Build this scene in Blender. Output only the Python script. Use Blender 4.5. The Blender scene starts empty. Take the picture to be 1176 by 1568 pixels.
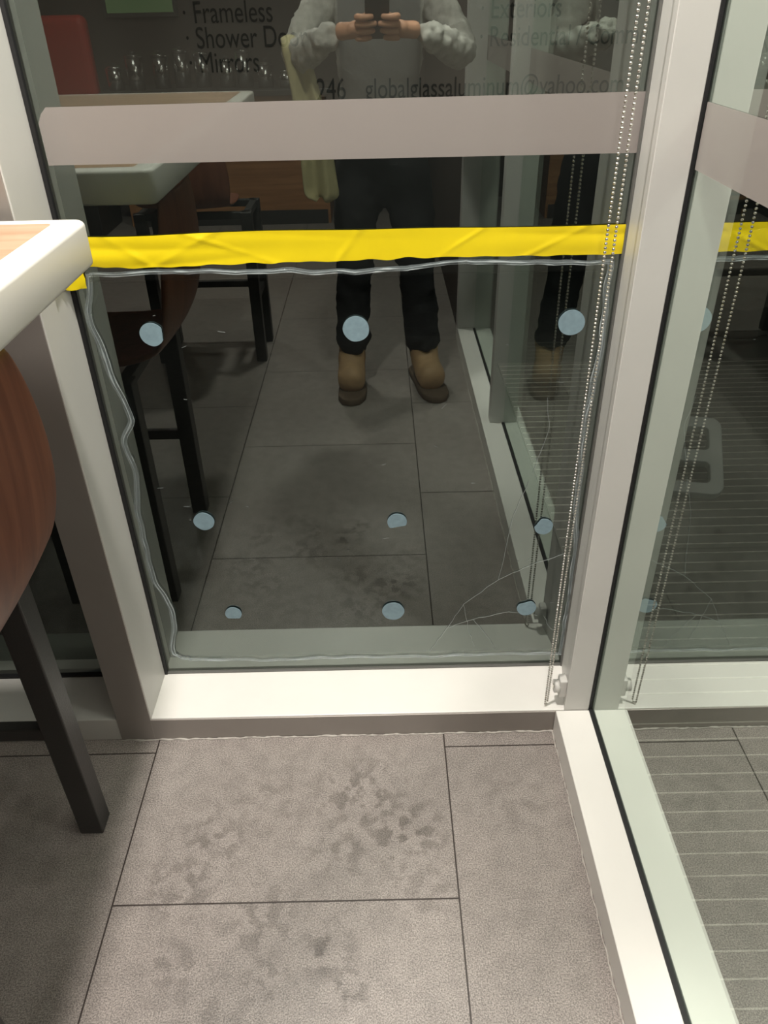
import bpy, bmesh, math, random
from mathutils import Vector, Matrix, noise
random.seed(4)
S=bpy.context.scene
col=S.collection
S.view_settings.view_transform='Standard'
# ------------------------------------------------------------ materials
def mat(name,color,rough=.5,metal=0,spec=.5,noise_amt=0,noise_scale=20,bump=0,bump_scale=200,emit=None,estr=0):
    m=bpy.data.materials.new(name); m.use_nodes=True
    nt=m.node_tree; b=nt.nodes['Principled BSDF']
    b.inputs['Base Color'].default_value=(*color,1); b.inputs['Roughness'].default_value=rough
    b.inputs['Metallic'].default_value=metal; b.inputs['Specular IOR Level'].default_value=spec
    tc=nt.nodes.new('ShaderNodeTexCoord')
    if noise_amt:
        n=nt.nodes.new('ShaderNodeTexNoise'); n.inputs['Scale'].default_value=noise_scale; n.inputs['Detail'].default_value=6
        nt.links.new(tc.outputs['Object'],n.inputs['Vector'])
        mx=nt.nodes.new('ShaderNodeMix'); mx.data_type='RGBA'
        mx.inputs['A'].default_value=(*[max(0,c*(1-noise_amt)) for c in color],1)
        mx.inputs['B'].default_value=(*[min(1,c*(1+noise_amt)) for c in color],1)
        nt.links.new(n.outputs['Fac'],mx.inputs['Factor']); nt.links.new(mx.outputs['Result'],b.inputs['Base Color'])
    if bump:
        n2=nt.nodes.new('ShaderNodeTexNoise'); n2.inputs['Scale'].default_value=bump_scale; n2.inputs['Detail'].default_value=3
        nt.links.new(tc.outputs['Object'],n2.inputs['Vector'])
        bp=nt.nodes.new('ShaderNodeBump'); bp.inputs['Strength'].default_value=bump; bp.inputs['Distance'].default_value=.002
        nt.links.new(n2.outputs['Fac'],bp.inputs['Height']); nt.links.new(bp.outputs['Normal'],b.inputs['Normal'])
    if emit:
        b.inputs['Emission Color'].default_value=(*emit,1); b.inputs['Emission Strength'].default_value=estr
    return m
def glassmat(name,base_ref,tint=(.85,.93,.9),gloss=(.93,.97,.94),fres=1.0,ior=1.5,rough=0.0):
    m=bpy.data.materials.new(name); m.use_nodes=True; nt=m.node_tree; nt.nodes.clear()
    o=nt.nodes.new('ShaderNodeOutputMaterial'); mx=nt.nodes.new('ShaderNodeMixShader')
    t=nt.nodes.new('ShaderNodeBsdfTransparent'); t.inputs[0].default_value=(*tint,1)
    g=nt.nodes.new('ShaderNodeBsdfGlossy')
    g.inputs['Color'].default_value=(*gloss,1); g.inputs['Roughness'].default_value=rough
    f=nt.nodes.new('ShaderNodeFresnel'); f.inputs['IOR'].default_value=ior
    a=nt.nodes.new('ShaderNodeMath'); a.operation='MULTIPLY_ADD'; a.use_clamp=True
    a.inputs[1].default_value=fres; a.inputs[2].default_value=base_ref
    nt.links.new(f.outputs[0],a.inputs[0]); nt.links.new(a.outputs[0],mx.inputs[0])
    nt.links.new(t.outputs[0],mx.inputs[1]); nt.links.new(g.outputs[0],mx.inputs[2]); nt.links.new(mx.outputs[0],o.inputs[0])
    return m
M={}
M['frame']=mat('painted_aluminium',(.62,.61,.58),.42,noise_amt=.05,noise_scale=9)
M['sill']=mat('sill_aluminium',(.84,.82,.78),.38,noise_amt=.04,noise_scale=9)  # frame aluminium lightened; light on sill and track is in the colour
M['frame_dark']=mat('brushed_aluminium',(.35,.32,.295),.4,metal=.3,noise_amt=.06,noise_scale=12)  # frame aluminium darkened; weaker light on front faces is in the colour
M['gasket']=mat('black_rubber',(.008,.008,.009),.55)
M['gasket_gray']=mat('gray_rubber',(.12,.12,.11),.5)
M['glass']=glassmat('window_glass',.16,gloss=(.87,.98,.91))
M['sideglass']=glassmat('side_glass',.03,tint=(.78,.87,.81),gloss=(.88,.95,.9),fres=.6)
M['tape']=mat('yellow_tape',(.86,.67,.010),.32,noise_amt=.05,noise_scale=30)
M['caulk']=mat('caulk',(.5,.47,.43),.6,noise_amt=.3,noise_scale=60)
M['chrome']=mat('steel_beads',(.85,.83,.78),.2,metal=1)
M['steel']=mat('stainless_steel',(.7,.7,.68),.15,metal=1)
M['blackmetal']=mat('black_powder_coat',(.040,.038,.036),.42,bump=.2,bump_scale=300)
M['whiteedge']=mat('white_laminate_edge',(.74,.72,.67),.35)
M['grayplastic']=mat('gray_plastic',(.36,.38,.38),.4)
M['pants']=mat('black_trousers',(.014,.014,.016),.85,bump=.6,bump_scale=30)
M['boot']=mat('tan_leather',(.50,.32,.17),.6,noise_amt=.3,noise_scale=25)
M['sole']=mat('boot_sole',(.13,.09,.06),.8)
M['skin']=mat('skin',(.66,.34,.21),.5,noise_amt=.08,noise_scale=40)
M['hair']=mat('dark_hair',(.02,.014,.01),.6)
M['phone']=mat('phone_black',(.01,.01,.012),.15)
M['eye']=mat('eye_white',(.7,.68,.65),.2)
M['towel']=mat('olive_cloth',(.50,.44,.24),.9,noise_amt=.15,noise_scale=20,bump=.5,bump_scale=80)
M['ceil']=mat('ceiling_paint',(.55,.53,.50),.9)
M['wall']=mat('dark_wall',(.055,.042,.034),.8,noise_amt=.2,noise_scale=3)
M['red']=mat('red_upholstery',(.45,.03,.012),.5)
M['van']=mat('van_paint',(.20,.165,.145),.4)
M['vanblack']=mat('van_cladding',(.012,.012,.012),.5)
M['vanglass']=mat('van_window',(.01,.012,.012),.08)
M['vantext']=mat('lettering_black',(.020,.018,.016),.6)
M['asphalt']=mat('asphalt',(.03,.03,.03),.9,noise_amt=.3,noise_scale=40)
M['mat_base']=mat('ribbed_mat_carpet',(.095,.088,.08),.95,noise_amt=.3,noise_scale=120)
M['mat_rib']=mat('ribbed_mat_strip',(.50,.47,.43),.5,metal=.2,noise_amt=.6,noise_scale=40)
M['dot']=mat('pale_blue_adhesive',(.22,.32,.37),.5,noise_amt=.22,noise_scale=90)
M['green']=mat('menu_green',(.06,.12,.05),.5,emit=(.4,.6,.25),estr=.25)
def knit():
    m=mat('knit_cardigan',(.60,.57,.50),.95,bump=1,bump_scale=60); nt=m.node_tree; b=nt.nodes['Principled BSDF']
    g=nt.nodes.new('ShaderNodeTexCoord'); sp=nt.nodes.new('ShaderNodeSeparateXYZ'); nt.links.new(g.outputs['Object'],sp.inputs[0])
    s=nt.nodes.new('ShaderNodeMath'); s.operation='SUBTRACT'; s.inputs[1].default_value=.02; nt.links.new(sp.outputs['X'],s.inputs[0])
    a=nt.nodes.new('ShaderNodeMath'); a.operation='ABSOLUTE'; nt.links.new(s.outputs[0],a.inputs[0])
    mr=nt.nodes.new('ShaderNodeMapRange'); mr.inputs['From Min'].default_value=.135; mr.inputs['From Max'].default_value=.145; nt.links.new(a.outputs[0],mr.inputs['Value'])
    front=nt.nodes.new('ShaderNodeMapRange'); front.inputs['From Min'].default_value=-.27; front.inputs['From Max'].default_value=-.25; nt.links.new(sp.outputs['Y'],front.inputs['Value'])
    back=nt.nodes.new('ShaderNodeMath'); back.operation='MAXIMUM'; nt.links.new(mr.outputs[0],back.inputs[0]); nt.links.new(front.outputs[0],back.inputs[1])
    wv=nt.nodes.new('ShaderNodeTexNoise'); wv.inputs['Scale'].default_value=45; nt.links.new(g.outputs['Object'],wv.inputs['Vector'])
    k=nt.nodes.new('ShaderNodeMix'); k.data_type='RGBA'; k.inputs['A'].default_value=(.22,.21,.19,1); k.inputs['B'].default_value=(.74,.71,.66,1); nt.links.new(wv.outputs['Fac'],k.inputs['Factor'])
    x=nt.nodes.new('ShaderNodeMix'); x.data_type='RGBA'; x.inputs['A'].default_value=(.19,.185,.18,1); nt.links.new(k.outputs['Result'],x.inputs['B']); nt.links.new(back.outputs[0],x.inputs['Factor'])
    nt.links.new(x.outputs['Result'],b.inputs['Base Color']); return m
M['knit']=knit()
def alpha_mat(name,c,rough,al):
    m=bpy.data.materials.new(name); m.use_nodes=True; b=m.node_tree.nodes['Principled BSDF']
    b.inputs['Base Color'].default_value=(*c,1); b.inputs['Roughness'].default_value=rough; b.inputs['Alpha'].default_value=al; return m
M['seal']=alpha_mat('clear_sealant',(.50,.56,.57),.15,.42)  # highlights of the bead, painted as pale translucent lines
M['sealhaze']=alpha_mat('sealant_haze',(.46,.53,.55),.2,.30)
M['crack']=alpha_mat('glass_crack',(.5,.55,.55),.3,.38)
M['scratch']=alpha_mat('film_scratch',(.5,.55,.55),.3,.20)
M['frost']=alpha_mat('frosted_vinyl',(.36,.325,.305),.5,.76)
def wood(name,c1,c2,axis='X',scale=6):
    m=bpy.data.materials.new(name); m.use_nodes=True; nt=m.node_tree; b=nt.nodes['Principled BSDF']
    tc=nt.nodes.new('ShaderNodeTexCoord'); mp=nt.nodes.new('ShaderNodeMapping')
    s=[18,18,18]; s['XYZ'.index(axis)]=1.2; mp.inputs['Scale'].default_value=s
    n=nt.nodes.new('ShaderNodeTexNoise'); n.inputs['Scale'].default_value=scale; n.inputs['Detail'].default_value=8; n.inputs['Distortion'].default_value=.6
    r=nt.nodes.new('ShaderNodeValToRGB'); r.color_ramp.elements[0].color=(*c1,1); r.color_ramp.elements[1].color=(*c2,1)
    r.color_ramp.elements[0].position=.3; r.color_ramp.elements[1].position=.7
    nt.links.new(tc.outputs['Object'],mp.inputs[0]); nt.links.new(mp.outputs[0],n.inputs['Vector']); nt.links.new(n.outputs['Fac'],r.inputs[0]); nt.links.new(r.outputs[0],b.inputs['Base Color'])
    b.inputs['Roughness'].default_value=.42; return m
M['woodtop']=wood('light_oak',(.40,.25,.155),(.52,.35,.235),'X',2)
M['walnut']=wood('walnut_ply',(.15,.05,.028),(.26,.10,.055),'Z',2)
M['woodpanel']=wood('orange_wood',(.34,.15,.06),(.5,.25,.11),'X',2)
def tiles():
    m=bpy.data.materials.new('floor_tiles'); m.use_nodes=True; nt=m.node_tree; N=nt.nodes; Lk=nt.links; b=N['Principled BSDF']
    g=N.new('ShaderNodeNewGeometry'); sp=N.new('ShaderNodeSeparateXYZ'); Lk.new(g.outputs['Position'],sp.inputs[0])
    ax=N.new('ShaderNodeMath'); ax.inputs[1].default_value=.257+7.0; Lk.new(sp.outputs['Y'],ax.inputs[0])
    ay=N.new('ShaderNodeMath'); ay.inputs[1].default_value=.524+.649*10; Lk.new(sp.outputs['X'],ay.inputs[0])
    cb=N.new('ShaderNodeCombineXYZ'); Lk.new(ax.outputs[0],cb.inputs[0]); Lk.new(ay.outputs[0],cb.inputs[1])
    br=N.new('ShaderNodeTexBrick'); br.offset=.5; br.squash=1
    br.inputs['Scale'].default_value=1; br.inputs['Mortar Size'].default_value=.0016; br.inputs['Mortar Smooth'].default_value=.1
    br.inputs['Brick Width'].default_value=.70; br.inputs['Row Height'].default_value=.649; br.inputs['Bias'].default_value=0
    Lk.new(cb.outputs[0],br.inputs['Vector'])
    def ns(scale,det,v=g.outputs['Position']):
        n=N.new('ShaderNodeTexNoise'); n.inputs['Scale'].default_value=scale; n.inputs['Detail'].default_value=det; Lk.new(v,n.inputs['Vector']); return n
    def ramp(src,p0,c0,p1,c1):
        r=N.new('ShaderNodeValToRGB'); r.color_ramp.elements[0].position=p0; r.color_ramp.elements[0].color=(*c0,1)
        r.color_ramp.elements[1].position=p1; r.color_ramp.elements[1].color=(*c1,1); Lk.new(src,r.inputs[0]); return r
    def mul(a,bb,f=1,t='MULTIPLY'):
        x=N.new('ShaderNodeMix'); x.data_type='RGBA'; x.blend_type=t; x.inputs['Factor'].default_value=f
        Lk.new(a,x.inputs['A']); Lk.new(bb,x.inputs['B']); return x.outputs['Result']
    base=ramp(ns(2.2,4).outputs['Fac'],.3,(.240,.210,.195),.7,(.285,.255,.238))
    speck=ramp(ns(380,2).outputs['Fac'],.35,(.58,.58,.58),.68,(1.8,1.8,1.78))
    med=ramp(ns(26,5).outputs['Fac'],.35,(.90,.90,.90),.6,(1.05,1.05,1.05))
    stn=ramp(ns(34,3).outputs['Fac'],.47,(0,0,0),.58,(1,1,1))
    tot=None
    for cx,cy,rad,w in [(-.06,1.02,.16,.8),(.03,.93,.14,.85),(-.10,.90,.12,.6),(-.36,.92,.13,.65),(-.40,.83,.12,.65),(-.24,.76,.13,.6),(-.12,.70,.08,1),(-.08,.64,.06,1),(-.22,.66,.09,.6),(-.38,.68,.10,.5),(.05,.82,.14,.45),(-.25,1.0,.2,.35),(.25,1.0,.12,.3),(-.3,.6,.12,.4)]:
        d=N.new('ShaderNodeVectorMath'); d.operation='DISTANCE'; d.inputs[1].default_value=(cx,cy,0); Lk.new(g.outputs['Position'],d.inputs[0])
        mr=N.new('ShaderNodeMapRange'); mr.interpolation_type='SMOOTHSTEP'; mr.inputs['From Min'].default_value=0; mr.inputs['From Max'].default_value=rad; mr.inputs['To Min'].default_value=w; mr.inputs['To Max'].default_value=0
        Lk.new(d.outputs['Value'],mr.inputs['Value'])
        if tot is None: tot=mr.outputs[0]
        else:
            mxn=N.new('ShaderNodeMath'); mxn.operation='MAXIMUM'; Lk.new(tot,mxn.inputs[0]); Lk.new(mr.outputs[0],mxn.inputs[1]); tot=mxn.outputs[0]
    sm=N.new('ShaderNodeMath'); sm.operation='MULTIPLY'; Lk.new(tot,sm.inputs[0]); Lk.new(stn.outputs[0],sm.inputs[1])
    st=N.new('ShaderNodeMix'); st.data_type='RGBA'; st.inputs['A'].default_value=(1,1,1,1); st.inputs['B'].default_value=(.44,.425,.415,1); Lk.new(sm.outputs[0],st.inputs['Factor'])
    c=mul(base.outputs[0],speck.outputs[0],.8); c=mul(c,med.outputs[0]); c=mul(c,st.outputs['Result'])
    fx=N.new('ShaderNodeMix'); fx.data_type='RGBA'; fx.inputs['B'].default_value=(.045,.034,.03,1); Lk.new(c,fx.inputs['A']); Lk.new(br.outputs['Fac'],fx.inputs['Factor'])
    Lk.new(fx.outputs['Result'],b.inputs['Base Color'])
    b.inputs['Roughness'].default_value=.40
    bp=N.new('ShaderNodeBump'); bp.inputs['Strength'].default_value=.5; bp.inputs['Distance'].default_value=.001
    Lk.new(ns(300,2).outputs['Fac'],bp.inputs['Height'])
    bp2=N.new('ShaderNodeBump'); bp2.invert=True; bp2.inputs['Strength'].default_value=1; bp2.inputs['Distance'].default_value=.002
    Lk.new(br.outputs['Fac'],bp2.inputs['Height']); Lk.new(bp.outputs[0],bp2.inputs['Normal']); Lk.new(bp2.outputs[0],b.inputs['Normal'])
    return m
M['tiles']=tiles()
# ------------------------------------------------------------ helpers
def empty(name):
    e=bpy.data.objects.new(name,None); e.empty_display_size=.1; col.objects.link(e); return e
def obj(name,me,parent=None,m=None,smooth=False):
    o=bpy.data.objects.new(name,me); col.objects.link(o)
    if m: me.materials.append(m)
    if smooth:
        for p in me.polygons: p.use_smooth=True
    if parent: o.parent=parent
    return o
def bmbox(bm,a,b,bev=0,seg=2):
    r=bmesh.ops.create_cube(bm,size=1)
    c=[(a[i]+b[i])/2 for i in range(3)]; s=[abs(b[i]-a[i]) for i in range(3)]
    for v in r['verts']: v.co=Vector((v.co.x*s[0]+c[0],v.co.y*s[1]+c[1],v.co.z*s[2]+c[2]))
    if bev:
        es=set(e for v in r['verts'] for e in v.link_edges)
        bmesh.ops.bevel(bm,geom=list(es),offset=min(bev,min(s)*.45),segments=seg,affect='EDGES',profile=.5)
def box(name,a,b,m,parent=None,bev=.002,seg=2):
    bm=bmesh.new(); bmbox(bm,a,b,bev,seg)
    me=bpy.data.meshes.new(name); bm.to_mesh(me); bm.free(); return obj(name,me,parent,m)
def plane(name,pts,m,parent=None):
    me=bpy.data.meshes.new(name); me.from_pydata([Vector(p) for p in pts],[],[tuple(range(len(pts)))]); return obj(name,me,parent,m)
def tube(name,pts,r,m,parent=None,cyc=False,res=4,radii=None,smoothc=False):
    cu=bpy.data.curves.new(name,'CURVE'); cu.dimensions='3D'; cu.bevel_depth=r; cu.bevel_resolution=res; cu.use_fill_caps=True
    sp=cu.splines.new('POLY' if not smoothc else 'NURBS'); sp.points.add(len(pts)-1)
    for i,p in enumerate(pts):
        sp.points[i].co=(*p,1)
        if radii: sp.points[i].radius=radii[i]
    sp.use_cyclic_u=cyc
    if smoothc: sp.use_endpoint_u=True; sp.order_u=3
    o=bpy.data.objects.new(name,cu); col.objects.link(o); cu.materials.append(m)
    if parent: o.parent=parent
    return o
def cyl(name,p0,p1,r,m,parent=None,r2=None,seg=24):
    p0=Vector(p0);p1=Vector(p1);d=p1-p0
    bm=bmesh.new(); bmesh.ops.create_cone(bm,cap_ends=True,segments=seg,radius1=r,radius2=r if r2 is None else r2,depth=d.length)
    q=d.to_track_quat('Z','Y').to_matrix().to_4x4(); bmesh.ops.transform(bm,matrix=Matrix.Translation((p0+p1)/2)@q,verts=bm.verts)
    me=bpy.data.meshes.new(name); bm.to_mesh(me); bm.free(); o=obj(name,me,parent,m)
    for p in me.polygons: p.use_smooth=len(p.vertices)==4
    return o
def skin(name,verts,edges,radii,m,parent,root=0,sub=2,disp=0,dscale=.05):
    me=bpy.data.meshes.new(name); me.from_pydata([Vector(v) for v in verts],edges,[])
    bm=bmesh.new(); bm.from_mesh(me); bm.verts.layers.skin.verify(); bm.to_mesh(me); bm.free()
    o=obj(name,me,parent,m); md=o.modifiers.new('skin','SKIN'); md.use_smooth_shade=True
    for i,sv in enumerate(me.skin_vertices[0].data):
        r=radii[i]; sv.radius=(r,r) if not isinstance(r,tuple) else r; sv.use_root=(i==root)
    s=o.modifiers.new('sub','SUBSURF'); s.levels=sub; s.render_levels=sub
    if disp:
        tx=bpy.data.textures.new(name+'_folds','CLOUDS'); tx.noise_scale=dscale; tx.noise_depth=2
        d=o.modifiers.new('folds','DISPLACE'); d.texture=tx; d.strength=disp; d.mid_level=.5; d.texture_coords='LOCAL'
    return o
# ------------------------------------------------------------ key dimensions
H=1.4; G=1.328; FY=1.183; XL=-.532; XM=-.610; XR=.418; XRF=.394; XS=.455; SX=.375; SZ=.067; TOP=2.55
CEIL=2.75; YB=-4.2; XLW=-4.5; XRW=2.6
# ------------------------------------------------------------ room
def slab(name,a,b,m): return box(name,a,b,m,None,bev=0)
slab('floor',(XLW,YB,-.05),(.45,G+.06,0),M['tiles'])
slab('ceiling',(XLW,YB,CEIL),(XRW,G+.08,CEIL+.08),M['ceil'])
slab('wall_back',(XLW,YB-.1,0),(XRW,YB,CEIL),M['wall'])
slab('wall_left',(XLW-.1,YB,0),(XLW,G+.08,CEIL),M['wall'])
slab('wall_right',(.39,YB,0),(.53,-1.0,CEIL),M['wall'])
slab('wall_front',(XLW,FY,TOP+.06),(.45,G+.06,CEIL),M['ceil'])
# ------------------------------------------------------------ front windows
def prism(name,P,z0,z1,m,parent):
    bm=bmesh.new(); vs=[bm.verts.new((x,y,z0)) for x,y in P]; f=bm.faces.new(vs)
    r=bmesh.ops.extrude_face_region(bm,geom=[f])
    for v in r['geom']:
        if isinstance(v,bmesh.types.BMVert): v.co.z=z1
    bmesh.ops.recalc_face_normals(bm,faces=bm.faces)
    es=[e for e in bm.edges if abs(e.verts[0].co.z-e.verts[1].co.z)>.01]
    bmesh.ops.bevel(bm,geom=es,offset=.0015,segments=2,affect='EDGES',profile=.5)
    me=bpy.data.meshes.new(name); bm.to_mesh(me); bm.free(); return obj(name,me,parent,m)
w1=empty('window_1')
box('sill',(XL-.001,FY+.001,0),(XR,G+.05,SZ),M['sill'],w1,.002)
box('sill_face',(XM,FY-.001,0),(SX,FY+.003,SZ-.004),M['frame_dark'],w1,.001)  # thin dark layer paints the shaded front of the sill
box('mullion',(XM,FY,0),(XL,G+.05,TOP),M['frame'],w1,.002)
box('mullion_face',(XM,FY-.0015,0),(XL-.002,FY+.003,TOP),M['frame_dark'],w1,.001)  # same painted shade on the mullion's room side
prism('corner_post',[(XRF,FY),(.449,FY),(.449,G+.05),(XR,G+.05),(XR,G)],0,TOP,M['frame'],w1)
box('head',(XM,FY,TOP),(XS,G+.05,TOP+.06),M['frame'],w1)
for nm,a,b,mm in [('gasket_l',(XL,G-.010,SZ),(XL+.007,G,TOP),'gasket'),('gasket_r',(XR-.005,G-.010,SZ),(XR,G,TOP),'gasket_gray'),('gasket_b',(XL,G-.008,SZ),(XR,G,SZ+.004),'gasket_gray'),('gasket_t',(XL,G-.010,TOP-.006),(XR,G,TOP),'gasket')]:
    box(nm,a,b,M[mm],w1,.001)
plane('pane',[(XL,G,SZ),(XR,G,SZ),(XR,G,TOP),(XL,G,TOP)],M['glass'],w1)
plane('frosted_band',[(XL+.018,G-.0015,1.262),(XL+.012,G-.0015,1.25),(XL+.012,G-.0015,1.190),(XR-.001,G-.0015,1.190),(XR-.001,G-.0015,1.276),(XL+.028,G-.0015,1.272)],M['frost'],w1)
w2=empty('window_2')
box('sill',(XM-1.5,FY,0),(XM,G+.05,SZ),M['frame'],w2)
box('mullion',(XM-1.57,FY,0),(XM-1.5,G+.05,TOP),M['frame'],w2)
box('head',(XLW,FY,TOP),(XM,G+.05,TOP+.06),M['frame'],w2)
box('sill_far',(XLW,FY,0),(XM-1.57,G+.05,SZ),M['frame'],w2)
plane('pane',[(XM-1.5,G,SZ),(XM,G,SZ),(XM,G,TOP),(XM-1.5,G,TOP)],M['glass'],w2)
plane('pane_far',[(XLW,G,SZ),(XM-1.57,G,SZ),(XM-1.57,G,TOP),(XLW,G,TOP)],M['glass'],w2)
box('gasket',(XM-1.5,G-.012,SZ),(XM,G,SZ+.006),M['gasket'],w2,.001)
w3=empty('window_3')
box('track_inner',(SX,-1.0,0),(XS-.005,FY-.0015,SZ),M['sill'],w3,.002)
box('track_outer',(XS+.005,-1.0,0),(.53,G+.05,SZ),M['frame'],w3,.002)
box('track_gasket',(XS-.006,-1.0,.0),(XS+.004,FY,SZ+.002),M['gasket'],w3,.001)
box('post_gasket',(.449,FY-.001,SZ),(XS,FY+.012,TOP),M['gasket'],w3,.001)
box('outer_post',(XS+.003,FY,0),(.53,G+.05,TOP),M['frame'],w3,.002)
box('mullion_mid',(SX+.03,.02,SZ),(.52,.07,TOP),M['frame'],w3,.002)
box('mullion_end',(SX,-1.0,SZ),(.53,-.93,TOP),M['frame'],w3,.002)
box('head',(SX,-1.0,TOP),(.53,FY-.002,CEIL),M['frame'],w3,.002)
for k,(y0,y1) in enumerate([(.07,FY),(-.93,.02)]):
    plane('pane_%d'%k,[(XS,y0,SZ),(XS,y1,SZ),(XS,y1,TOP),(XS,y0,TOP)],M['sideglass'],w3)
    plane('frosted_band_%d'%k,[(XS-.0015,y0+.005,1.190),(XS-.0015,y1-.006,1.190),(XS-.0015,y1-.006,1.276),(XS-.0015,y0+.005,1.276)],M['frost'],w3)
def wob(p0,p1,n,amp,axis_n):
    p0=Vector(p0);p1=Vector(p1);out=[]
    for i in range(n+1):
        p=p0.lerp(p1,i/n); q=noise.noise(p*40)*amp; out.append(p+Vector(axis_n)*q)
    return out
ck=empty('trim_1')
pts=wob((XM,FY-.003,.001),(SX,FY-.003,.001),160,.004,(0,1,0))
tube('caulk_front',pts,.0026,M['caulk'],ck,radii=[.3+random.random()*.9 for _ in pts])
pts=wob((SX-.002,FY,.001),(SX-.002,-.9,.001),240,.003,(1,0,0))
tube('caulk_side',pts,.0022,M['caulk'],ck,radii=[.2+random.random()*.8 for _ in pts])
# ------------------------------------------------------------ protective film: clear bead, adhesive dots, cracks
pf=empty('protective_film')
def densify(P,n,amp,seed):
    out=[];rad=[]
    for i in range(len(P)-1):
        for k in range(n):
            t=k/n; t2=t*t*(3-2*t)
            x=P[i][0]+(P[i+1][0]-P[i][0])*t2; z=P[i][1]+(P[i+1][1]-P[i][1])*t
            q=Vector((x*22,z*22,seed)); out.append((x+noise.noise(q)*amp,G-.004,z+noise.noise(q+Vector((5,5,5)))*amp)); rad.append(max(.15,.3+1.3*noise.noise(q*1.7)))
    out.append((P[-1][0],G-.004,P[-1][1])); rad.append(.8); return out,rad
left=[(-.497,1.018),(-.512,.95),(-.501,.85),(-.481,.742),(-.504,.687),(-.495,.635),(-.509,.50),(-.511,.381),(-.483,.2496),(-.504,.128),(-.490,.112),(-.468,.110)]
bot=[(-.468,.110),(-.3,.100),(-.09,.106),(.1,.099),(.25,.106),(.412,.100)]
right=[(.412,.10),(.414,.25),(.411,.392),(.398,.55),(.392,.708),(.401,.86),(.397,1.020)]
top=[(-.497,1.018),(-.35,1.022),(-.14,1.016),(-.04,1.012),(.05,1.018),(.15,1.028),(.3,1.022),(.397,1.020)]
def ribbon(name,P,w,m,dy):
    bm=bmesh.new(); pr=None
    for i,p in enumerate(P):
        a=Vector(P[max(0,i-1)]); b=Vector(P[min(len(P)-1,i+1)]); d=(b-a).normalized(); n=Vector((-d.z,0,d.x)); ww=w*(.55+.6*abs(noise.noise(Vector(p)*12)))
        v1=bm.verts.new(Vector(p)+n*ww+Vector((0,dy,0))); v2=bm.verts.new(Vector(p)-n*ww+Vector((0,dy,0)))
        if pr: bm.faces.new((pr[0],v1,v2,pr[1]))
        pr=(v1,v2)
    me=bpy.data.meshes.new(name); bm.to_mesh(me); bm.free(); return obj(name,me,pf,m)
for nm,P,sd in [('bead_left',left,1),('bead_bottom',bot,2),('bead_right',right,3),('bead_top',top,4)]:
    p,rd=densify(P,14,.004,sd); w={'bead_left':.0085,'bead_right':.008,'bead_bottom':.006,'bead_top':.005}[nm]
    ribbon(nm,p,w,M['sealhaze'],.002)
    tube(nm+'_line',p,.0021,M['seal'],pf,radii=rd)  # pale line draws the bead's highlight
    off=[(a[0]+(.0065 if nm=='bead_left' else -.006 if nm=='bead_right' else 0),a[1],a[2]+(.005 if nm=='bead_bottom' else -.004 if nm=='bead_top' else 0)) for a in p]
    tube(nm+'_line2',off,.0014,M['seal'],pf,radii=rd[::-1])
def blob(name,x,z,r,cut=0,a0=0):
    n=48; pts=[]
    for i in range(n):
        t=2*math.pi*i/n; rr=r*(1+.04*noise.noise(Vector((math.cos(t)*1.5+x*9,math.sin(t)*1.5+z*9,0))))
        if cut:
            c=math.cos(t-a0); lim=r*(1-cut)/max(c,.001) if c>0 else 9; rr=min(rr,lim*(1+.06*noise.noise(Vector((t*6,x,1)))))
        pts.append((x+rr*math.cos(t),G-.003,z+rr*math.sin(t)))
    bm=bmesh.new(); vs=[bm.verts.new(p) for p in pts]; bm.faces.new(vs)
    r_=bmesh.ops.extrude_face_region(bm,geom=bm.faces[:])
    for v in r_['geom']:
        if isinstance(v,bmesh.types.BMVert): v.co.y-=.0012
    bmesh.ops.recalc_face_normals(bm,faces=bm.faces)
    me=bpy.data.meshes.new(name); bm.to_mesh(me); bm.free(); return obj(name,me,pf,M['dot'])
for i,(x,z,r_,c,a) in enumerate([(-.408,.909,.0215,.12,0),(-.043,.911,.0235,0,0),(.342,.914,.0235,0,0),(-.375,.503,.0215,0,0),(.027,.491,.0205,.4,4.9),(.335,.471,.0195,.2,2.6),(-.346,.249,.0185,.25,4.7),(.016,.246,.025,0,0),(.318,.247,.0215,.25,1.9)]):
    blob('adhesive_dot_%d'%(i+1),x,z,r_,c,a)
for i,P in enumerate([[(.10,.115),(.14,.19),(.175,.26),(.25,.33),(.33,.375),(.40,.40)],[(.14,.19),(.20,.215),(.28,.235),(.36,.22)],[(.175,.26),(.19,.18),(.21,.12)],[(.20,.215),(.24,.15),(.26,.11)],[(.36,.22),(.38,.18),(.40,.17)],[(.30,.60),(.325,.70),(.31,.78)],[(.25,.33),(.27,.5),(.30,.60)]]):
    q=[]
    for k in range(len(P)-1):
        for s_ in range(6):
            t=s_/6; x=P[k][0]+(P[k+1][0]-P[k][0])*t; z=P[k][1]+(P[k+1][1]-P[k][1])*t; q.append((x+random.uniform(-.0015,.0015),G-.0015,z+random.uniform(-.0015,.0015)))
    tube('crack_%d'%(i+1),q,.0004,M['crack'],pf,res=1)
for k in range(26):
    x=random.uniform(-.46,.38); z=random.uniform(.14,.98); L_=random.uniform(.003,.014); an=random.gauss(0,.35)
    tube('scratch_%d'%(k+1),[(x,G-.0015,z),(x+L_*math.cos(an),G-.0015,z+L_*math.sin(an))],.0004,M['scratch'],pf,res=1)
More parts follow.
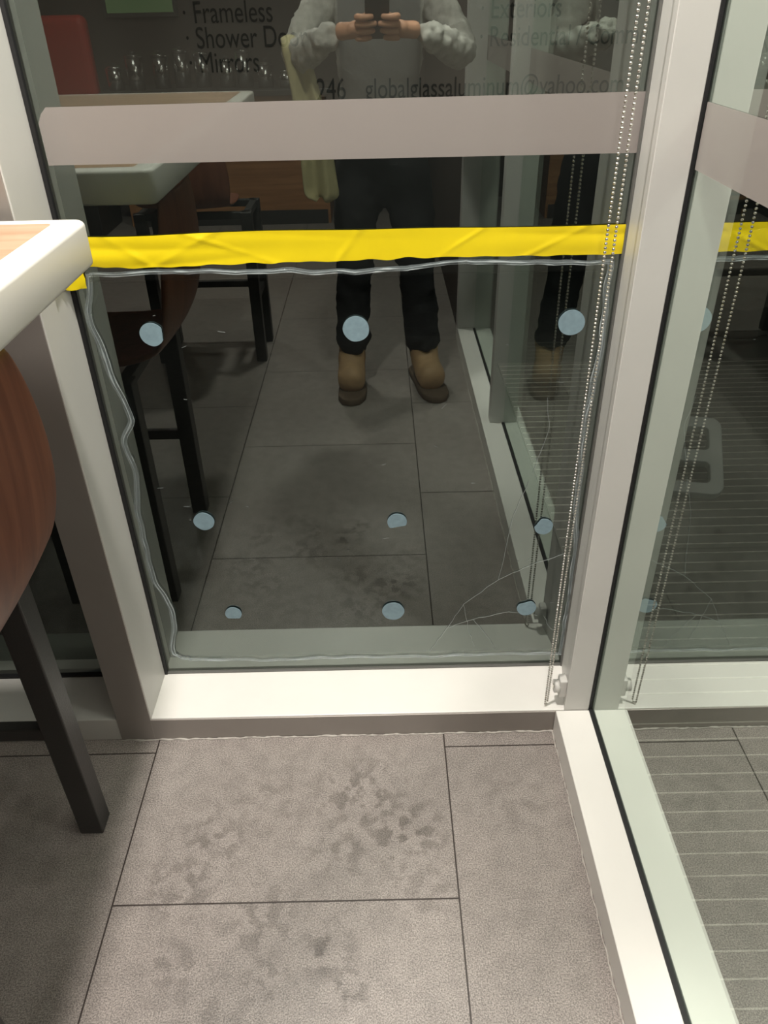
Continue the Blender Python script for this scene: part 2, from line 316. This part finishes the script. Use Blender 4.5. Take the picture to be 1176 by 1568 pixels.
# ------------------------------------------------------------ yellow tape
def tape():
    nx,nz=220,16; bm=bmesh.new(); V=[]
    x0,x1=-.512,XR-.001
    for j in range(nz+1):
        for i in range(nx+1):
            u=i/nx;w=j/nz;x=x0+(x1-x0)*u
            z=1.057+(w-.5)*(.050+.003*math.sin(u*6))+noise.noise(Vector((x*5,0,3)))*.003-.004*math.exp(-((u-.12)/.1)**2)
            if j==0: z+=noise.noise(Vector((x*30,0,9)))*.003
            cr=0
            for cx,sl,wd in [(-.42,-1.5,.009),(-.33,2.2,.012),(-.25,-3,.007),(-.05,.8,.005),(.14,1.5,.005),(.30,2,.008)]:
                d=(x-cx)-sl*(w-.5)*.05; cr+=math.exp(-(d/wd)**2)*.0011*(0.4+.6*abs(math.cos(w*3+cx*9)))
            y=G-.003-cr-abs(noise.noise(Vector((x*2,w*1.6,1))))*.003
            V.append(bm.verts.new((x,y,z)))
    for j in range(nz):
        for i in range(nx):
            a=j*(nx+1)+i; bm.faces.new((V[a],V[a+1],V[a+nx+2],V[a+nx+1]))
    me=bpy.data.meshes.new('tape'); bm.to_mesh(me); bm.free(); return me
t=empty('yellow_tape')
obj('strip',tape(),t,M['tape'],True)
bm=bmesh.new(); V=[]
for j in range(9):
    for i in range(13):
        u=i/12;w=j/8
        y=G-.085+.081*u; z=1.002+.065*w+.008*math.sin(u*5)+.004*noise.noise(Vector((u*5,w*5,4)))
        x=XL+.004+max(0,(u-.7))*.08+.003*noise.noise(Vector((u*7,w*7,2)))
        V.append(bm.verts.new((x,y,z)))
for j in range(8):
    for i in range(12):
        a=j*13+i; bm.faces.new((V[a],V[a+1],V[a+14],V[a+13]))
me=bpy.data.meshes.new('flap'); bm.to_mesh(me); bm.free(); obj('flap',me,t,M['tape'],True)
# ------------------------------------------------------------ table
def rrect(x0,y0,x1,y1,r,n=8):
    P=[]
    for cx,cy,a in [(x1-r,y1-r,0),(x0+r,y1-r,90),(x0+r,y0+r,180),(x1-r,y0+r,270)]:
        for k in range(n+1):
            t=math.radians(a+90*k/n); P.append((cx+r*math.cos(t),cy+r*math.sin(t)))
    return P
def extr(name,P,z0,z1,m,parent,bev=0,seg=3,mtx=None):
    bm=bmesh.new(); vs=[bm.verts.new((x,y,z0)) for x,y in P]; f=bm.faces.new(vs)
    r=bmesh.ops.extrude_face_region(bm,geom=[f])
    for v in r['geom']:
        if isinstance(v,bmesh.types.BMVert): v.co.z=z1
    bmesh.ops.recalc_face_normals(bm,faces=bm.faces)
    if bev:
        es=[e for e in bm.edges if abs(e.verts[0].co.z-e.verts[1].co.z)<1e-6]
        bmesh.ops.bevel(bm,geom=es,offset=bev,segments=seg,affect='EDGES',profile=.5)
    if mtx: bmesh.ops.transform(bm,matrix=mtx,verts=bm.verts)
    me=bpy.data.meshes.new(name); bm.to_mesh(me); bm.free(); o=obj(name,me,parent,m)
    for p in me.polygons: p.use_smooth=len(p.vertices)<=4
    return o
def bartable(x0,y0,x1,y1,TZ=1.15):
    tb=empty('bar_table')
    extr('top_edge',rrect(x0,y0,x1,y1,.02),TZ-.062,TZ,M['whiteedge'],tb,.007,4)
    extr('top_wood',rrect(x0+.04,y0+.04,x1-.04,y1-.03,.008),TZ-.005,TZ+.0006,M['woodtop'],tb)
    cx,cy=(x0+x1)/2-.1,(y0+y1)/2
    cyl('pedestal',(cx,cy,.015),(cx,cy,TZ-.06),.045,M['blackmetal'],tb)
    extr('base_plate',rrect(cx-.25,cy-.25,cx+.25,cy+.25,.05),0,.018,M['blackmetal'],tb,.004)
    box('underframe',(x0+.2,cy-.18,TZ-.085),(x1-.2,cy+.18,TZ-.062),M['blackmetal'],tb)
bartable(-1.7,-.32,-.41,1.14)
# ------------------------------------------------------------ bar stool
def stool(name,origin,rot):
    e=empty(name)
    prof=[(.218,1.06),(.216,.98),(.212,.90),(.204,.83),(.188,.765),(.155,.715),(.10,.69),(.03,.68),(-.08,.678),(-.16,.682),(-.20,.675)]
    wd=[.150,.186,.206,.214,.210,.20,.19,.195,.20,.19,.15]
    nw=12; bm=bmesh.new(); V=[]
    for (x,z),w in zip(prof,wd):
        for i in range(nw+1):
            u=-1+2*i/nw; crv=.018*u*u
            V.append(bm.verts.new((x-(crv if z>.75 else 0),u*w,z+(crv*.6 if z<.75 else 0))))
    for j in range(len(prof)-1):
        for i in range(nw):
            a=j*(nw+1)+i; bm.faces.new((V[a],V[a+1],V[a+nw+2],V[a+nw+1]))
    me=bpy.data.meshes.new('shell'); bm.to_mesh(me); bm.free()
    o=obj('shell',me,e,M['walnut'],True); so=o.modifiers.new('t','SOLIDIFY'); so.thickness=.014; so.offset=0
    su=o.modifiers.new('s','SUBSURF'); su.levels=2; su.render_levels=2
    h=.0235; n_=-.245
    for i,(x,y) in enumerate([(.062,.205),(.062,n_),(-.19,.205),(-.19,n_)]):
        box('leg_%d'%(i+1),(x-h,y-h,0),(x+h,y+h,.665),M['blackmetal'],e,.003)
    box('rail_a',(-.19,.19,.635),(.06,.22,.665),M['blackmetal'],e,.003); box('rail_b',(-.19,n_-.015,.635),(.06,n_+.015,.665),M['blackmetal'],e,.003)
    box('rail_c',(.045,n_,.635),(.075,.2,.665),M['blackmetal'],e,.003); box('rail_d',(-.205,n_,.635),(-.175,.2,.665),M['blackmetal'],e,.003)
    box('foot_rail_a',(-.19,.193,.27),(.06,.217,.30),M['blackmetal'],e,.003); box('foot_rail_b',(-.19,n_-.012,.27),(.06,n_+.012,.30),M['blackmetal'],e,.003)
    box('foot_rail_c',(-.202,n_,.27),(-.178,.2,.30),M['blackmetal'],e,.003)
    e.location=origin; e.rotation_euler=(0,0,rot); return e
stool('bar_stool',(-.669,.762,0),0)
stool('bar_stool',(-.80,-.82,0),math.radians(90))
ct=empty('service_counter')
box('panel',(-1.85,-3.9,.0),(-.35,-3.4,.86),M['woodpanel'],ct,.004); box('top',(-1.9,-3.95,.86),(-.3,-3.35,.90),M['blackmetal'],ct,.006)
box('plinth',(-1.83,-3.4,.0),(-.37,-3.39,.1),M['blackmetal'],ct,0)
for k in range(9):
    x=-1.8+.15*k+random.uniform(-.02,.02); hh=random.uniform(.08,.22); y=-3.55+random.uniform(-.1,.1)
    e=empty('steel_canister'); cyl('body',(x,y,.90),(x,y,.90+hh),.055,M['steel'],e,r2=.062); cyl('lid',(x,y,.90+hh),(x,y,.92+hh),.064,M['steel'],e,r2=.04); cyl('knob',(x,y,.92+hh),(x,y,.935+hh),.012,M['blackmetal'],e)
bn=empty('red_bench')
box('base',(-3.1,-3.6,0),(-1.98,-3.1,.40),M['blackmetal'],bn,.01); box('cushion',(-3.1,-3.6,.40),(-1.98,-3.08,.50),M['red'],bn,.03,4); box('backrest',(-3.1,-3.72,.40),(-1.98,-3.6,1.35),M['red'],bn,.05,4)
mb=empty('menu_board')
box('frame',(-2.0,YB+.005,1.32),(-1.45,YB+.04,1.75),M['blackmetal'],mb,.005); box('panel',(-1.97,YB+.04,1.35),(-1.48,YB+.045,1.72),M['green'],mb,.001)
# ------------------------------------------------------------ bead chain
def chain():
    bm=bmesh.new()
    def add(p,r): bmesh.ops.create_icosphere(bm,subdivisions=1,radius=r,matrix=Matrix.Translation(p))
    z=.075; r=.0027
    while z<2.45:
        s=.0030+.0042*min(1,z/1.0)
        add((.356-s-.003*z/1.4,1.195,z),r); add((.356+s-.003*z/1.4,1.195+.006,z+.003),r); z+=.0066
    for k in range(4): add((.3535+.0013*k,1.195+.0015*k,.071),r)
    me=bpy.data.meshes.new('beads'); bm.to_mesh(me); bm.free(); return me
bc=empty('bead_chain'); obj('beads',chain(),bc,M['chrome'],True)
cyl('top_clutch',(.34,1.198,2.45),(.37,1.198,2.45),.02,M['grayplastic'],bc); box('top_bracket',(.345,1.18,2.45),(.365,1.2,2.56),M['grayplastic'],bc)
ch=empty('chain_holder')
box('bracket',(.380,1.193,.095),(.397,1.220,.145),M['frame'],ch,.003)
cyl('wheel',(.370,1.206,.12),(.382,1.206,.12),.015,M['frame'],ch); cyl('screw',(.368,1.206,.12),(.371,1.206,.12),.005,M['chrome'],ch)
# ------------------------------------------------------------ vestibule
slab('floor_vestibule',(.53,YB,-.05),(XRW,G+.06,-.004),M['asphalt'])
em=empty('entrance_mat')
box('carpet',(.535,-.9,-.004),(2.5,3.3,.004),M['mat_base'],em,0)
bm=bmesh.new(); y=-.88
while y<3.28:
    bmbox(bm,(.54,y-.0016,.003),(2.49,y+.0016,.0065)); y+=.046
me=bpy.data.meshes.new('ribs'); bm.to_mesh(me); bm.free(); obj('ribs',me,em,M['mat_rib'])
ps=empty('plastic_step_stool')
Mx=Matrix.Translation((1.01,2.13,.012))@Matrix.Rotation(math.radians(-12),4,'Z')@Matrix.Rotation(math.radians(28),4,'X')
def rr_(x0,y0,x1,y1,r): return rrect(x0,y0,x1,y1,r,6)
outer=rr_(-.10,0,.10,.30,.035); holes=[rr_(-.065,.035,.065,.125,.02),rr_(-.065,.165,.065,.265,.02)]
cu=bpy.data.curves.new('frame','CURVE'); cu.dimensions='2D'; cu.fill_mode='BOTH'; cu.extrude=.014; cu.bevel_depth=.004
for P_ in [outer]+holes:
    sp=cu.splines.new('POLY'); sp.points.add(len(P_)-1); sp.use_cyclic_u=True
    for i,(x,y) in enumerate(P_): sp.points[i].co=(x,y,0,1)
o=bpy.data.objects.new('frame',cu); col.objects.link(o); cu.materials.append(M['grayplastic']); o.parent=ps; o.matrix_local=Matrix.Translation((0,0,.012))@Mx
for sx in (-.085,.085):
    p=Mx@Vector((sx,.28,0)); cyl('leg',(p.x,p.y,.0068),(p.x,p.y,p.z+.01),.012,M['grayplastic'],ps)
# ------------------------------------------------------------ parked van outside
slab('ground_outside',(-8,G+.06,-.06),(8,12,-.006),M['asphalt'])
vn=empty('parked_van'); VY=3.6
P=[(-2.6,.35),(2.6,.35),(2.62,.9),(2.4,1.15),(1.9,1.25),(1.35,1.95),(1.1,2.05),(-2.5,2.05),(-2.6,1.95)]
bm=bmesh.new(); vs=[bm.verts.new((x,VY,z)) for x,z in P]; fc=bm.faces.new(vs); r_=bmesh.ops.extrude_face_region(bm,geom=[fc])
for v in r_['geom']:
    if isinstance(v,bmesh.types.BMVert): v.co.y=VY+1.8
bmesh.ops.recalc_face_normals(bm,faces=bm.faces); bmesh.ops.bevel(bm,geom=bm.edges[:],offset=.05,segments=3,affect='EDGES')
me=bpy.data.meshes.new('body'); bm.to_mesh(me); bm.free(); obj('body',me,vn,M['van'])
box('cladding',(-2.5,VY-.02,.33),(2.5,VY+.02,.86),M['vanblack'],vn,.01)
plane('cab_window',[(.95,VY-.003,1.38),(1.6,VY-.003,1.38),(1.2,VY-.003,1.88),(.95,VY-.003,1.88)],M['vanglass'],vn)
for x in (-1.7,1.75):
    for y0 in (VY-.05,VY+1.65):
        cyl('wheel',(x,y0,.33),(x,y0+.2,.33),.335,M['vanblack'],vn,seg=40); cyl('hub',(x,y0-.01,.33),(x,y0,.33),.19,M['steel'],vn,seg=32)
cyl('tail_lamp',(-2.55,VY-.01,1.2),(-2.55,VY+.02,1.2),.06,M['red'],vn)
def text(name,s,x,z,size,right=False):
    cu=bpy.data.curves.new(name,'FONT'); cu.body=s; cu.size=size; cu.extrude=.0005
    if right: cu.align_x='RIGHT'
    o=bpy.data.objects.new(name,cu); col.objects.link(o); cu.materials.append(M['vantext']); o.location=(x,VY-.004,z); o.rotation_euler=(math.pi/2,0,0); o.scale=(.75,1,1); o.parent=vn
text('lettering_frameless','· Frameless',-.75,1.335,.105); text('lettering_shower','· Shower Door',-.75,1.250,.105); text('lettering_mirrors','· Mirrors',-.75,1.165,.105)
text('lettering_phone','246',-.117,1.06,.11,True); text('lettering_mail','globalglassaluminum@yahoo.com',-.04,1.06,.105)
text('lettering_exterior','· Exteriors',.42,1.33,.10); text('lettering_res','· Residential / Commercial',.42,1.235,.10)
# ------------------------------------------------------------ camera
th=math.radians(33.7); r=math.radians(1.25)
R0=Vector((1,0,0)); D0=Vector((0,-math.sin(th),-math.cos(th))); f=Vector((0,math.cos(th),-math.sin(th)))
R=math.cos(r)*R0+math.sin(r)*D0; Dn=math.cos(r)*D0-math.sin(r)*R0
cd=bpy.data.cameras.new('camera'); cam=bpy.data.objects.new('camera',cd); col.objects.link(cam)
m=Matrix((R,-Dn,-f)).transposed().to_4x4(); m.translation=(0,0,H); cam.matrix_world=m
cd.sensor_fit='VERTICAL'; cd.sensor_height=36; cd.lens=36*1177/1568; cd.clip_start=.005
S.camera=cam
# ------------------------------------------------------------ person photographing, seen mirrored in the glass
pe=empty('person')
N=f; U=-D0
C=Vector((0,0,H))-N*.016-U*.055+Vector((.012,0,0))
pm=Matrix((R0,U,N)).transposed().to_4x4(); pm.translation=C
ph=empty('smartphone')
extr('body',rrect(-.036,-.074,.036,.074,.010),-.0045,.0045,M['phone'],ph,.002,3,mtx=pm)
cyl('lens',C+N*.0045+U*.058-R0*.018,C+N*.006+U*.058-R0*.018,.007,M['steel'],ph)
V=[(.02,-.50,.96),(.02,-.495,1.08),(.02,-.485,1.22),(.02,-.475,1.36),(.02,-.455,1.455),
   (-.13,-.475,1.41),(-.19,-.455,1.375),(-.235,-.385,1.30),(-.262,-.315,1.235),(-.215,-.235,1.265),(-.155,-.165,1.30),(-.118,-.125,1.318),
   (.17,-.475,1.41),(.23,-.455,1.375),(.272,-.385,1.30),(.298,-.315,1.235),(.25,-.235,1.265),(.19,-.165,1.30),(.145,-.125,1.318)]
E=[(0,1),(1,2),(2,3),(3,4),(3,5),(5,6),(6,7),(7,8),(8,9),(9,10),(10,11),(3,12),(12,13),(13,14),(14,15),(15,16),(16,17),(17,18)]
Rr=[(.165,.12),(.15,.105),(.165,.12),(.15,.11),.06,.075,.066,.060,.058,.052,.043,.036,.075,.066,.060,.058,.052,.043,.036]
skin('cardigan',V,E,Rr,M['knit'],pe,0,sub=3,disp=.028,dscale=.028)
V=[(.02,-.50,1.0),(.02,-.50,.90),(-.08,-.49,.80),(-.095,-.45,.52),(-.11,-.455,.30),(-.12,-.465,.14),(.13,-.49,.80),(.15,-.45,.52),(.17,-.46,.30),(.185,-.475,.14)]
E=[(0,1),(1,2),(2,3),(3,4),(4,5),(1,6),(6,7),(7,8),(8,9)]
skin('trousers',V,E,[(.155,.11),(.16,.115),.10,.078,.074,.080,.10,.078,.074,.080],M['pants'],pe,0,sub=3,disp=.035,dscale=.05)
def boot(name,ax,ay,ang):
    mt=Matrix.Translation((ax,ay,0))@Matrix.Rotation(ang,4,'Z')
    V=[(0,0,.22),(0,0,.12),(0,-.05,.075),(0,.055,.098),(0,.12,.072),(0,.185,.060)]
    V=[mt@Vector(v) for v in V]
    skin(name+'_upper',V,[(0,1),(1,2),(1,3),(3,4),(4,5)],[.068,.062,.052,.058,.066,.060],M['boot'],pe,1,sub=3,disp=.010,dscale=.03)
    out=[(0,.256),(.037,.240),(.060,.195),(.063,.13),(.050,.05),(.045,-.03),(.041,-.08),(.024,-.105),(0,-.11),(-.024,-.105),(-.041,-.08),(-.045,-.03),(-.048,.05),(-.057,.13),(-.055,.195),(-.037,.240)]
    extr(name+'_sole',out,0,.030,M['sole'],pe,.006,2,mtx=mt)
    for k in range(5):
        y=.04+.022*k; z=.168-.014*k
        tube(name+'_lace',[mt@Vector((-.032,y,z-.018)),mt@Vector((-.01,y+.004,z-.002)),mt@Vector((.01,y-.004,z-.002)),mt@Vector((.032,y,z-.018))],.003,M['sole'],pe)
boot('boot_l',-.122,-.485,math.radians(1)); boot('boot_r',.182,-.490,math.radians(-13))
# head
bm=bmesh.new(); bmesh.ops.create_uvsphere(bm,u_segments=40,v_segments=28,radius=1)
for v in bm.verts:
    x,y,z=v.co; v.co=Vector((x*.074*(1-.18*max(0,-z)),y*.092,z*.115))
    if y>0: v.co.y-= .012*max(0,z)*.3
    g=math.exp(-((x)/.18)**2-((z+.12)/.22)**2)*max(0,y); v.co.y+=.026*g
    for ex in (-.42,.42): v.co.y-=.010*math.exp(-((x-ex)/.2)**2-((z-.08)/.13)**2)*max(0,y)
    v.co.y+=.006*math.exp(-(x/.3)**2-((z+.5)/.08)**2)*max(0,y)
HM=Matrix.Translation((.02,-.415,1.63))@Matrix.Rotation(math.radians(-22),4,'X')
bmesh.ops.transform(bm,matrix=HM,verts=bm.verts); me=bpy.data.meshes.new('head'); bm.to_mesh(me); bm.free(); obj('head',me,pe,M['skin'],True)
skin('neck',[(.02,-.465,1.42),(.02,-.445,1.50),(.02,-.43,1.57)],[(0,1),(1,2)],[.06,.055,.055],M['skin'],pe,0)
for sx in (-1,1):
    p=HM@Vector((sx*.03,.078,.01)); bm=bmesh.new(); bmesh.ops.create_uvsphere(bm,u_segments=16,v_segments=12,radius=.012,matrix=Matrix.Translation(p)); me=bpy.data.meshes.new('eye'); bm.to_mesh(me); bm.free(); obj('eye',me,pe,M['eye'],True)
    p=HM@Vector((sx*.03,.0885,.008)); bm=bmesh.new(); bmesh.ops.create_uvsphere(bm,u_segments=12,v_segments=8,radius=.005,matrix=Matrix.Translation(p)); me=bpy.data.meshes.new('iris'); bm.to_mesh(me); bm.free(); obj('iris',me,pe,M['hair'],True)
    tube('ear',[HM@Vector((sx*.074,-.005,.025)),HM@Vector((sx*.084,-.02,.03)),HM@Vector((sx*.082,-.02,-.01)),HM@Vector((sx*.072,-.003,-.025))],.008,M['skin'],pe,smoothc=True)
    tube('brow',[HM@Vector((sx*.015,.091,.03)),HM@Vector((sx*.032,.088,.036)),HM@Vector((sx*.05,.074,.03))],.003,M['hair'],pe)
tube('mouth',[HM@Vector((-.022,.078,-.062)),HM@Vector((0,.088,-.060)),HM@Vector((.022,.078,-.062))],.004,mat('lips',(.45,.16,.13),.5),pe,smoothc=True)
bm=bmesh.new(); bmesh.ops.create_uvsphere(bm,u_segments=36,v_segments=24,radius=1)
bmesh.ops.delete(bm,geom=[v for v in bm.verts if (v.co.z<.38 and v.co.y>.15) or v.co.z<-.45],context='VERTS')
for v in bm.verts:
    q=1+.03*noise.noise(v.co*9); v.co=Vector((v.co.x*.082*q,v.co.y*.100*q-.004,v.co.z*.124*q+.003))
bmesh.ops.transform(bm,matrix=HM,verts=bm.verts); me=bpy.data.meshes.new('hair'); bm.to_mesh(me); bm.free(); o=obj('hair',me,pe,M['hair'],True); so=o.modifiers.new('t','SOLIDIFY'); so.thickness=.008
# hands
def hand(s,wr):
    def L(a,b,c): return C+R0*(s*a)+U*b+N*c
    V=[Vector(wr),L(.080,-.064,-.022),L(.066,-.048,-.002),L(.060,-.022,.004)]
    skin('palm',V,[(0,1),(1,2),(2,3)],[.030,(.031,.025),(.032,.024),(.028,.019)],M['skin'],pe,1)
    ln=[.046,.054,.050,.040]
    for i in range(4):
        b=.004-.0215*i
        P=[L(.064,b-.012,.0),L(.058,b,.014),L(.058-ln[i]*.35,b+.002,.022),L(.058-ln[i]*.75,b+.002,.0185),L(.058-ln[i]*1.05,b,.0135)]
        skin('finger_%d'%(i+1),P,[(0,1),(1,2),(2,3),(3,4)],[.011,.0105,.0098,.009,.0075],M['skin'],pe,0)
    P=[L(.068,-.052,-.018),L(.058,-.038,-.022),L(.040,-.020,-.017),L(.026,-.006,-.0135)]
    skin('thumb',P,[(0,1),(1,2),(2,3)],[.015,.013,.0115,.009],M['skin'],pe,0)
hand(-1,(-.112,-.118,1.320)); hand(1,(.140,-.118,1.320))
bm=bmesh.new(); V=[]; nz=40; nx=16
for j in range(nz+1):
    for i in range(nx+1):
        u=i/nx;w=j/nz
        cx=-.262+.075*w+.01*math.sin(w*4); hw=.043+.020*w
        if w>.93: hw*=math.sqrt(max(.05,1-((w-.93)/.075)**2))
        x=cx+(u*2-1)*hw; y=-.245+.014*math.sin(u*9+w*2)-.03*w; z=1.30-.50*w+.01*math.sin(u*5)
        if w<.06: y-=.06*(1-w/.06)
        V.append(bm.verts.new((x,y,z)))
for j in range(nz):
    for i in range(nx):
        a=j*(nx+1)+i; bm.faces.new((V[a],V[a+1],V[a+nx+2],V[a+nx+1]))
me=bpy.data.meshes.new('cleaning_cloth'); bm.to_mesh(me); bm.free(); o=obj('cleaning_cloth',me,pe,M['towel'],True); so=o.modifiers.new('t','SOLIDIFY'); so.thickness=.004
# ------------------------------------------------------------ lights
def lamp(x,y,p,z=CEIL):
    e=empty('ceiling_lamp'); cyl('housing',(x,y,z-.03),(x,y,z-.001),.10,M['blackmetal'],e,seg=32)
    l=bpy.data.lights.new('bulb','AREA'); l.shape='DISK'; l.size=.15; l.energy=p; l.color=(1,.94,.87)
    o=bpy.data.objects.new('bulb',l); o.location=(x,y,z-.033); col.objects.link(o); o.parent=e
for x,y,p in [(-.24,.88,52),(-.22,-1.25,46),(-1.6,-2.5,18)]: lamp(x,y,p)
lamp(1.45,.3,22)
e=empty('ceiling_spotlight'); cyl('can',(.15,.0,CEIL-.12),(.15,.0,CEIL-.001),.05,M['blackmetal'],e)  # added unseen spot that brightens the side track
l=bpy.data.lights.new('beam','SPOT'); l.energy=190; l.spot_size=math.radians(32); l.spot_blend=.9; l.shadow_soft_size=.04; l.color=(1,.95,.88)
o=bpy.data.objects.new('beam',l); o.location=(.15,0,CEIL-.125); col.objects.link(o); o.parent=e
dv=Vector((.52,.05,0))-Vector((.15,0,CEIL-.125)); o.rotation_euler=dv.to_track_quat('-Z','Y').to_euler()
sl=empty('street_lamp'); cyl('pole',(2.9,2.4,0),(2.9,2.4,4.0),.05,M['blackmetal'],sl); cyl('arm',(2.9,2.4,4.0),(2.2,2.4,4.0),.03,M['blackmetal'],sl)  # added unseen lamp, a weak light for the outside
l=bpy.data.lights.new('bulb','AREA'); l.size=.3; l.energy=12; l.color=(1,.88,.7); o=bpy.data.objects.new('bulb',l); o.location=(2.2,2.4,3.95); col.objects.link(o); o.parent=sl
W=bpy.data.worlds.new('night'); S.world=W; W.use_nodes=True; W.node_tree.nodes['Background'].inputs[0].default_value=(.01,.012,.016,1); W.node_tree.nodes['Background'].inputs[1].default_value=.6
